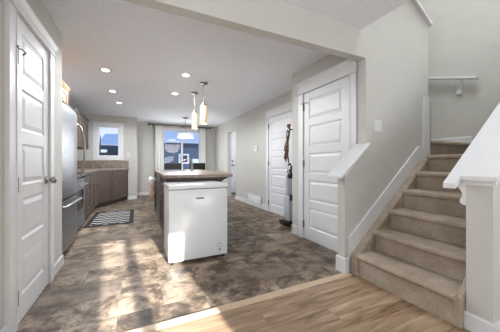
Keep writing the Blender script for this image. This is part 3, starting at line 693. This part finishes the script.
def hang(bm, y0, y1, x, z0, z1, folds=3, amp=0.012):
    rows = []
    for j in range(9):
        t = j/8; rows.append([bm.verts.new((x-0.03*t*(1-t)*2+amp*math.sin(folds*2*PI*i/n+t)-0.01, y0+(y1-y0)*(i/n)+0.02*(1-t)*(i/n-0.5)*2, z1+(z0-z1)*t)) for i in range(n+1)])
    for j in range(8):
        for i in range(n): bm.faces.new((rows[j][i], rows[j][i+1], rows[j+1][i+1], rows[j+1][i]))
hang(b, 4.22, 4.60, 0.235, 0.46, 0.775, 3, 0.022); o = wobj('front_flap', b, TOWEL, tw, smooth=True); md = o.modifiers.new('t', 'SOLIDIFY'); md.thickness = 0.008
b = BM(); hang(b, 4.20, 4.62, 0.225, 0.70, 0.815, 3, 0.018)
o = wobj('folded_edge', b, TOWELW, tw, smooth=True, label='white folded edge'); md = o.modifiers.new('t', 'SOLIDIFY'); md.thickness = 0.012
b = BM(); prism(b, [(0.952, 0.60), (0.975, 0.60), (0.99, 0.74), (1.05, 0.83), (1.12, 0.855), (1.12, 0.873), (0.952, 0.873)], 'y', 3.2, 3.26)
wb_ = thing('support_bracket', 'black curved bracket under the overhanging right end of the island top', 'bracket', (1.0, 3.15, 0.6))
b.free(); b = BM()
prism(b, [(0.952, 0.78), (0.99, 0.785), (1.03, 0.805), (1.08, 0.84), (1.13, 0.856), (1.13, 0.874), (0.952, 0.874)], 'y', 3.08, 3.16)
wobj('arm', b, BLACK, wb_, bevel=0.004)

# ------------------------------------------------------------------ chest freezer
cf = thing('chest_freezer', 'white chest freezer standing against the end of the island', 'freezer', (0.612, 2.80, 0))
b = BM(); box(b, 0.292, 0.932, 2.555, 3.05, 0.03, 0.778, 0.014); wobj('cabinet', b, FREEZ, cf, smooth=True)
b = BM(); box(b, 0.288, 0.936, 2.545, 3.055, 0.784, 0.829, 0.013); wobj('lid', b, FREEZ, cf, smooth=True)
wobj('gasket', mk(box, 0.30, 0.924, 2.565, 3.04, 0.778, 0.784), GREYP, cf)
bd = wobj('badge', mk(box, 0.575, 0.660, 2.551, 2.556, 0.672, 0.690), GREYP, cf, bevel=0.002, label='small grey maker badge')
b = BM(); cyl(b, (0.835, 2.551, 0.145), (0.835, 2.558, 0.145), 0.022, seg=20); dr = wobj('drain_cover', b, FREEZ, cf, smooth=True)
b = BM(); lathe(b, [(0.0245, 0), (0.0245, 0.004), (0.021, 0.005), (0.021, 0)], (0.835, 2.555, 0.145), (0, -1, 0)); wobj('drain_ring', b, GREYP, cf, smooth=True)
b = BM(); cyl(b, (0.837, 2.549, 0.095), (0.837, 2.557, 0.095), 0.009, seg=12); wobj('indicator_light', b, BLACK, cf)
for x in (0.33, 0.89):
    for y in (2.60, 3.0):
        b = BM(); cyl(b, (x, y, 0), (x, y, 0.032), 0.02, seg=12); wobj('foot', b, BLACK, cf)

# ------------------------------------------------------------------ lights on the ceiling
pots = [((-0.41, 3.99), 'recessed ceiling light, nearest of the three on the left'), ((0.67, 3.69), 'recessed ceiling light, nearer of the two left of the pendants'), ((-0.41, 5.10), 'recessed ceiling light, middle of the three on the left'),
        ((0.66, 4.77), 'recessed ceiling light, farther of the two left of the pendants'), ((-0.36, 6.02), 'recessed ceiling light, farthest of the three on the left')]
proto = None
for (x, y), lab in pots:
    if proto is None:
        proto = thing('recessed_light', lab, 'ceiling light', (x, y, H), group='recessed kitchen lights')
        b = BM(); lathe(b, [(0.047, 0), (0.049, -0.004), (0.066, -0.009), (0.082, -0.005), (0.084, 0.0)], (0, 0, 0), seg=32); obj('trim_ring', b, WHITE, proto, smooth=True)
        b = BM(); lathe(b, [(0.047, -0.001), (0.045, -0.0095), (0.03, -0.011), (0.0, -0.0115)], (0, 0, 0), seg=32); obj('lens', b, LED, proto, smooth=True)
    else: copytree(proto, (x, y, H), lab)
    l = light('recessed_light_lamp', 'SPOT', (x, y, H-0.03), 62, (0.93, 0.965, 1.0), look=(0, 0, -1)); l.data.spot_size = math.radians(176); l.data.spot_blend = 0.3; l.data.shadow_soft_size = 0.06
def pendant(loc, label):
    p = thing('pendant_light', label, 'pendant light', loc, group='pendant lights over the island')
    b = BM(); lathe(b, [(0.0, 0), (0.062, 0), (0.062, -0.018), (0.02, -0.028), (0.0, -0.028)], (0, 0, 0)); obj('canopy', b, NICKEL, p, smooth=True)
    b = BM(); cyl(b, (0, 0, -0.028), (0, 0, -0.36), 0.004, seg=8); obj('cord', b, NICKEL, p)
    b = BM(); lathe(b, [(0.0, -0.33), (0.02, -0.33), (0.024, -0.36), (0.05, -0.37), (0.05, -0.385), (0.0, -0.385)]); obj('cap', b, NICKEL, p, smooth=True)
    b = BM(); lathe(b, [(0.048, -0.378), (0.053, -0.39), (0.053, -0.67), (0.050, -0.68), (0.046, -0.675), (0.046, -0.385)], seg=28); obj('lamp_shade', b, FROST, p, smooth=True)
    b = BM(); lathe(b, [(0.0, -0.56), (0.018, -0.54), (0.026, -0.51), (0.018, -0.46), (0.012, -0.40), (0.0, -0.39)]); obj('bulb', b, BULB, p, smooth=True)
    return p
p1 = pendant((1.01, 3.93, H), 'nearer frosted cylinder pendant light hanging over the island')
copytree(p1, (1.0, 4.57, H), 'farther frosted cylinder pendant light hanging over the island')
for x, y in ((1.01, 3.93), (1.0, 4.57)):
    l = light('pendant_lamp', 'POINT', (x, y, H-0.74), 3, (1, 0.92, 0.82)); l.data.shadow_soft_size = 0.05
ch = thing('drum_chandelier', 'white drum pendant light above the dining table', 'pendant light', (1.30, 7.2, H))
b = BM(); lathe(b, [(0, 0), (0.08, 0), (0.08, -0.02), (0.0, -0.03)]); obj('canopy', b, DARKM, ch, smooth=True)
b = BM(); cyl(b, (0, 0, -0.03), (0, 0, -0.50), 0.007, seg=10); obj('rod', b, NICKEL, ch)
b = BM(); lathe(b, [(0.235, -0.475), (0.235, -0.59), (0.229, -0.59), (0.229, -0.475)], seg=40); obj('drum_shade', b, DRUM, ch, smooth=True)
b = BM(); lathe(b, [(0, -0.578), (0.228, -0.578), (0.228, -0.583), (0, -0.585)], seg=40); obj('diffuser', b, DRUM, ch)
b = BM()
for k in range(3): cyl(b, (0, 0, -0.49), (0.232*math.cos(k*2.094), 0.232*math.sin(k*2.094), -0.48), 0.004, seg=6)
obj('spider', b, NICKEL, ch)
l = light('chandelier_lamp', 'POINT', (1.30, 7.2, H-0.66), 34, (1, 0.97, 0.93)); l.data.shadow_soft_size = 0.3

# ------------------------------------------------------------------ dining table and chairs
tb = thing('dining_table', 'dark dining table in the nook behind the island', 'table', (1.25, 7.35, 0))
obj('tabletop', mk(box, -0.75, 0.75, -0.42, 0.42, 0.72, 0.755), BLACK, tb, bevel=0.005)
for sx in (-1, 1):
    for sy in (-1, 1): obj('leg', mk(box, sx*0.68-0.035, sx*0.68+0.035, sy*0.35-0.035, sy*0.35+0.035, 0, 0.72), BLACK, tb)
def dchair(loc, rot, label):
    c = thing('dining_chair', label, 'chair', loc, rot, group='black dining chairs')
    obj('seat', mk(box, -0.22, 0.22, -0.21, 0.21, 0.43, 0.49, 0.015), BLACK, c)
    b = BM(); box(b, -0.22, 0.22, -0.235, -0.19, 0.56, 1.06, 0.015); obj('backrest', b, M('black_leather', (26, 25, 26), 0.35, var=0.1), c)
    for sx in (-1, 1):
        obj('leg', mk(box, sx*0.19-0.02, sx*0.19+0.02, 0.17, 0.21, 0, 0.43), BLACK, c)
        obj('leg', mk(box, sx*0.19-0.02, sx*0.19+0.02, -0.23, -0.19, 0, 0.57), BLACK, c)
    return c
c1 = dchair((0.86, 6.75, 0), 0, 'black high-backed dining chair in front of the left window pane')
copytree(c1, (1.50, 6.75, 0), 'black high-backed dining chair in front of the right window pane')

# ------------------------------------------------------------------ fittings on the walls
sw = thing('light_switch', 'white double light switch on the wall beside the stairs', 'light switch', (2.265, 1.67, 1.445))
obj('plate', mk(box, -0.06, 0.06, -0.006, 0, -0.06, 0.06), WHITE, sw, bevel=0.003)
for x in (-0.026, 0.026): obj('rocker', mk(box, x-0.016, x+0.016, -0.010, -0.006, -0.033, 0.033), WHITE, sw, bevel=0.002)
th = thing('thermostat', 'white square thermostat on the right wall before the far opening', 'thermostat', (2.62, 5.15, 1.41))
obj('body', mk(box, -0.028, 0, -0.075, 0.075, -0.065, 0.065), WHITE, th, bevel=0.006)
obj('display', mk(box, -0.030, -0.027, -0.04, 0.04, -0.01, 0.03), LGREY, th)
vt = thing('wall_vent', 'white air return grille low on the right wall', 'vent', (2.607, 5.25, 0.08))
b = BM()
for q in ((-0.37, -0.35, 0, 0.2), (0.35, 0.37, 0, 0.2), (-0.35, 0.35, 0, 0.02), (-0.35, 0.35, 0.18, 0.2)): box(b, -0.012, 0.013, *q)
obj('frame', b, WHITE, vt)
for k in range(7):
    b = BM(); prism(b, [(-0.009, 0.026+k*0.022), (-0.005, 0.026+k*0.022), (0.006, 0.043+k*0.022), (0.002, 0.043+k*0.022)], 'y', -0.35, 0.35); obj('louvre', b, WHITE, vt)
def outlet(loc, rot, label):
    o = thing('outlet', label, 'outlet', loc, rot)
    obj('plate', mk(box, -0.036, 0.036, -0.006, 0, -0.058, 0.058), WHITE, o, bevel=0.003)
    for z in (-0.024, 0.024): obj('socket', mk(box, -0.016, 0.016, -0.008, -0.006, z-0.016, z+0.016), LGREY, o, bevel=0.002)
outlet((2.62, 5.02, 0.36), -PI/2, 'white wall outlet just above the air return grille')
outlet((-0.22, 7.75, 1.30), 0, 'white wall outlet right of the small kitchen window')
ma = thing('doormat', 'dark mat on the floor before the entry door', 'mat', (3.3, 7.6, 0))
obj('mat', mk(box, -0.4, 0.4, -0.25, 0.3, 0.0005, 0.012), CABDK, ma, bevel=0.004)

# hook and straps on the return wall beyond the closet corner
hk = thing('wall_hook', 'brown carved hook by the closet corner carrying hanging straps', 'hook', (2.25, 3.0, 1.60))
b = BM(); box(b, -0.03, 0.05, 0, 0.014, -0.09, 0.07); obj('back_plate', b, DARKM, hk, bevel=0.004)
b = BM(); tube(b, [(0.0, 0.01, 0.0), (-0.01, 0.06, -0.01), (-0.02, 0.12, -0.01), (-0.03, 0.17, 0.0), (-0.03, 0.20, 0.03)], 0.013, 10); tube(b, [(-0.005, 0.04, -0.008), (-0.012, 0.045, 0.03), (-0.012, 0.045, 0.075)], 0.010, 8); obj('arm', b, DARKM, hk, smooth=True)
b = BM(); lathe(b, [(0.01, 0.0), (0.022, 0.012), (0.032, 0.035), (0.033, 0.055), (0.023, 0.072), (0.0, 0.075)], (-0.035, 0.205, 0.015)); obj('knob', b, WOODBR, hk, smooth=True)
sp = thing('hanging_straps', 'bundle of brown and olive straps hanging from the carved hook', 'straps', (2.22, 3.19, 1.0))
for k in range(5):
    b = BM(); pts = []; L = (0.54, 0.50, 0.42, 0.52, 0.34)[k]; ph = k*1.7
    for j in range(14):
        t = j/13; pts.append((0.0+0.016*math.sin(ph+t*7)-0.022*t, 0.015*k-0.01+0.034*math.sin(ph*1.3+t*5)+0.055*t, 0.60-L*t))
    tube(b, pts, [0.008+0.003*math.sin(ph+9*j/13) for j in range(14)], 8)
    obj('strap', b, STRAPO if k in (1, 4) else STRAPB, sp, smooth=True)
for (dy, z) in ((0.05, 0.26), (0.07, 0.20), (0.04, 0.32), (0.085, 0.15)):
    b = BM(); lathe(b, [(0.0, -0.035), (0.022, -0.02), (0.028, 0.0), (0.02, 0.025), (0.0, 0.035)], (-0.025, dy, z)); obj('clasp', b, STRAPB, sp, smooth=True)
# upright vacuum
vc = thing('upright_vacuum', 'light grey upright vacuum standing in the nook beyond the closet corner', 'vacuum cleaner', (2.36, 3.36, 0))
b = BM(); box(b, -0.13, 0.13, -0.10, 0.17, 0.008, 0.085, 0.025); obj('floor_head', b, BLACK, vc, smooth=True)
b = BM(); box(b, -0.085, 0.085, -0.07, 0.10, 0.085, 0.50, 0.03); obj('body', b, LGREY, vc, smooth=True)
b = BM(); cyl(b, (0.0, 0.06, 0.50), (0.0, 0.05, 0.84), 0.055, 0.05); obj('dust_canister', b, M('smoky_canister', (176, 180, 188), 0.2, var=0.04), vc, smooth=True)
b = BM(); box(b, -0.06, 0.06, -0.09, -0.03, 0.43, 0.53, 0.015); obj('latch', b, BLACK, vc, smooth=True)
b = BM(); tube(b, [(0, 0.02, 0.82), (0, -0.01, 0.93), (0, -0.02, 1.0), (0, 0.01, 1.04), (0, 0.06, 1.03)], 0.02, 10); obj('grip', b, BLACK, vc, smooth=True)
b = BM(); box(b, -0.05, 0.05, -0.06, 0.04, 0.80, 0.90, 0.02); obj('motor_cap', b, BLACK, vc, smooth=True)

# ------------------------------------------------------------------ outside
struct('wall_shade', mk(box, -9, 11, 8.2, 8.5, 2.65, 9.5), HWHITE, 'unseen wall added above the dining nook to shade the houses outside', 'wall')  # added out of view to keep the sun off the neighbouring houses
b = BM(); box(b, -40, 40, 8.8, 90, -1.0, -0.8)
struct('ground', b, SNOW, 'snowy ground outside the windows', 'ground')
def house(label, x0, x1, y0, y1, zb, ze, zr, wallm, wins, ridge='x'):
    h = thing('house', label, 'house', ((x0+x1)/2, (y0+y1)/2, zb))
    wobj('wall', mk(box, x0, x1, y0, y1, zb, ze), wallm, h)
    b = BM(); e = 0.5
    if ridge == 'x':
        ym = (y0+y1)/2; prism(b, [(y0-e, ze-0.05), (ym, zr), (y1+e, ze-0.05), (y1+e, ze+0.15), (ym, zr+0.25), (y0-e, ze+0.15)], 'x', x0-e, x1+e)
    else:
        xm = (x0+x1)/2; prism(b, [(x0-e, ze-0.05), (xm, zr), (x1+e, ze-0.05), (x1+e, ze+0.15), (xm, zr+0.25), (x0-e, ze+0.15)], 'y', y0-e, y1+e)
    wobj('roof', b, SNOW, h)
    b = BM(); box(b, x0-e, x1+e, y0-e-0.06, y0-e, ze-0.24, ze+0.05); wobj('fascia', b, SIDINGD, h)
    for (a, c, u, v) in wins:
        f = wobj('window', mk(box, a, c, y0-0.06, y0, u, v), HWHITE, h)
        p = obj('pane', mk(box, a+0.12-h.location.x, c-0.12-h.location.x, y0-0.08-h.location.y, y0-0.06-h.location.y, u+0.12-h.location.z, v-0.12-h.location.z), SIDINGD, f)
    return h
hA = house('blue-grey house with snowy roof across from the dining window', 1.2, 9.5, 17, 26, -0.9, 2.35, 5.6, SIDING, [(2.6, 3.3, 1.0, 1.7)])
wobj('garage_door', mk(box, 3.55, 5.6, 16.93, 17.0, -0.8, 1.35), HWHITE, hA)
house('dark slate house with snowy roof at the right of the kitchen window view', -1.95, -0.2, 20, 27, -0.9, 2.25, 3.3, SIDINGD, [])
house('white house with snowy gable far beyond the kitchen window', -7.5, -3.4, 32, 40, -0.9, 2.2, 4.6, HWHITE, [(-5.2, -4.4, 0.6, 1.6)], ridge='y')
tr = thing('bare_tree', 'bare dark tree standing outside the kitchen window', 'tree', (-2.05, 17, -0.85))
b = BM(); tube(b, [(0, 0, 0), (0.03, 0, 1.5), (0, 0.02, 2.6), (0.05, 0, 3.6)], [0.09, 0.07, 0.05, 0.02], 8); obj('trunk', b, BARK, tr, smooth=True)
for k, (a, z, l) in enumerate(((0.4, 1.6, 0.7), (2.7, 1.9, 0.6), (0.1, 2.3, 0.5), (3.3, 2.5, 0.5))):
    b = BM(); tube(b, [(0.02, 0, z), (0.5*l*math.cos(a), 0.3*l*math.sin(a), z+0.3*l), (l*math.cos(a), 0.5*l*math.sin(a), z+0.8*l)], [0.035, 0.025, 0.01], 6); obj('branch', b, BARK, tr, smooth=True)
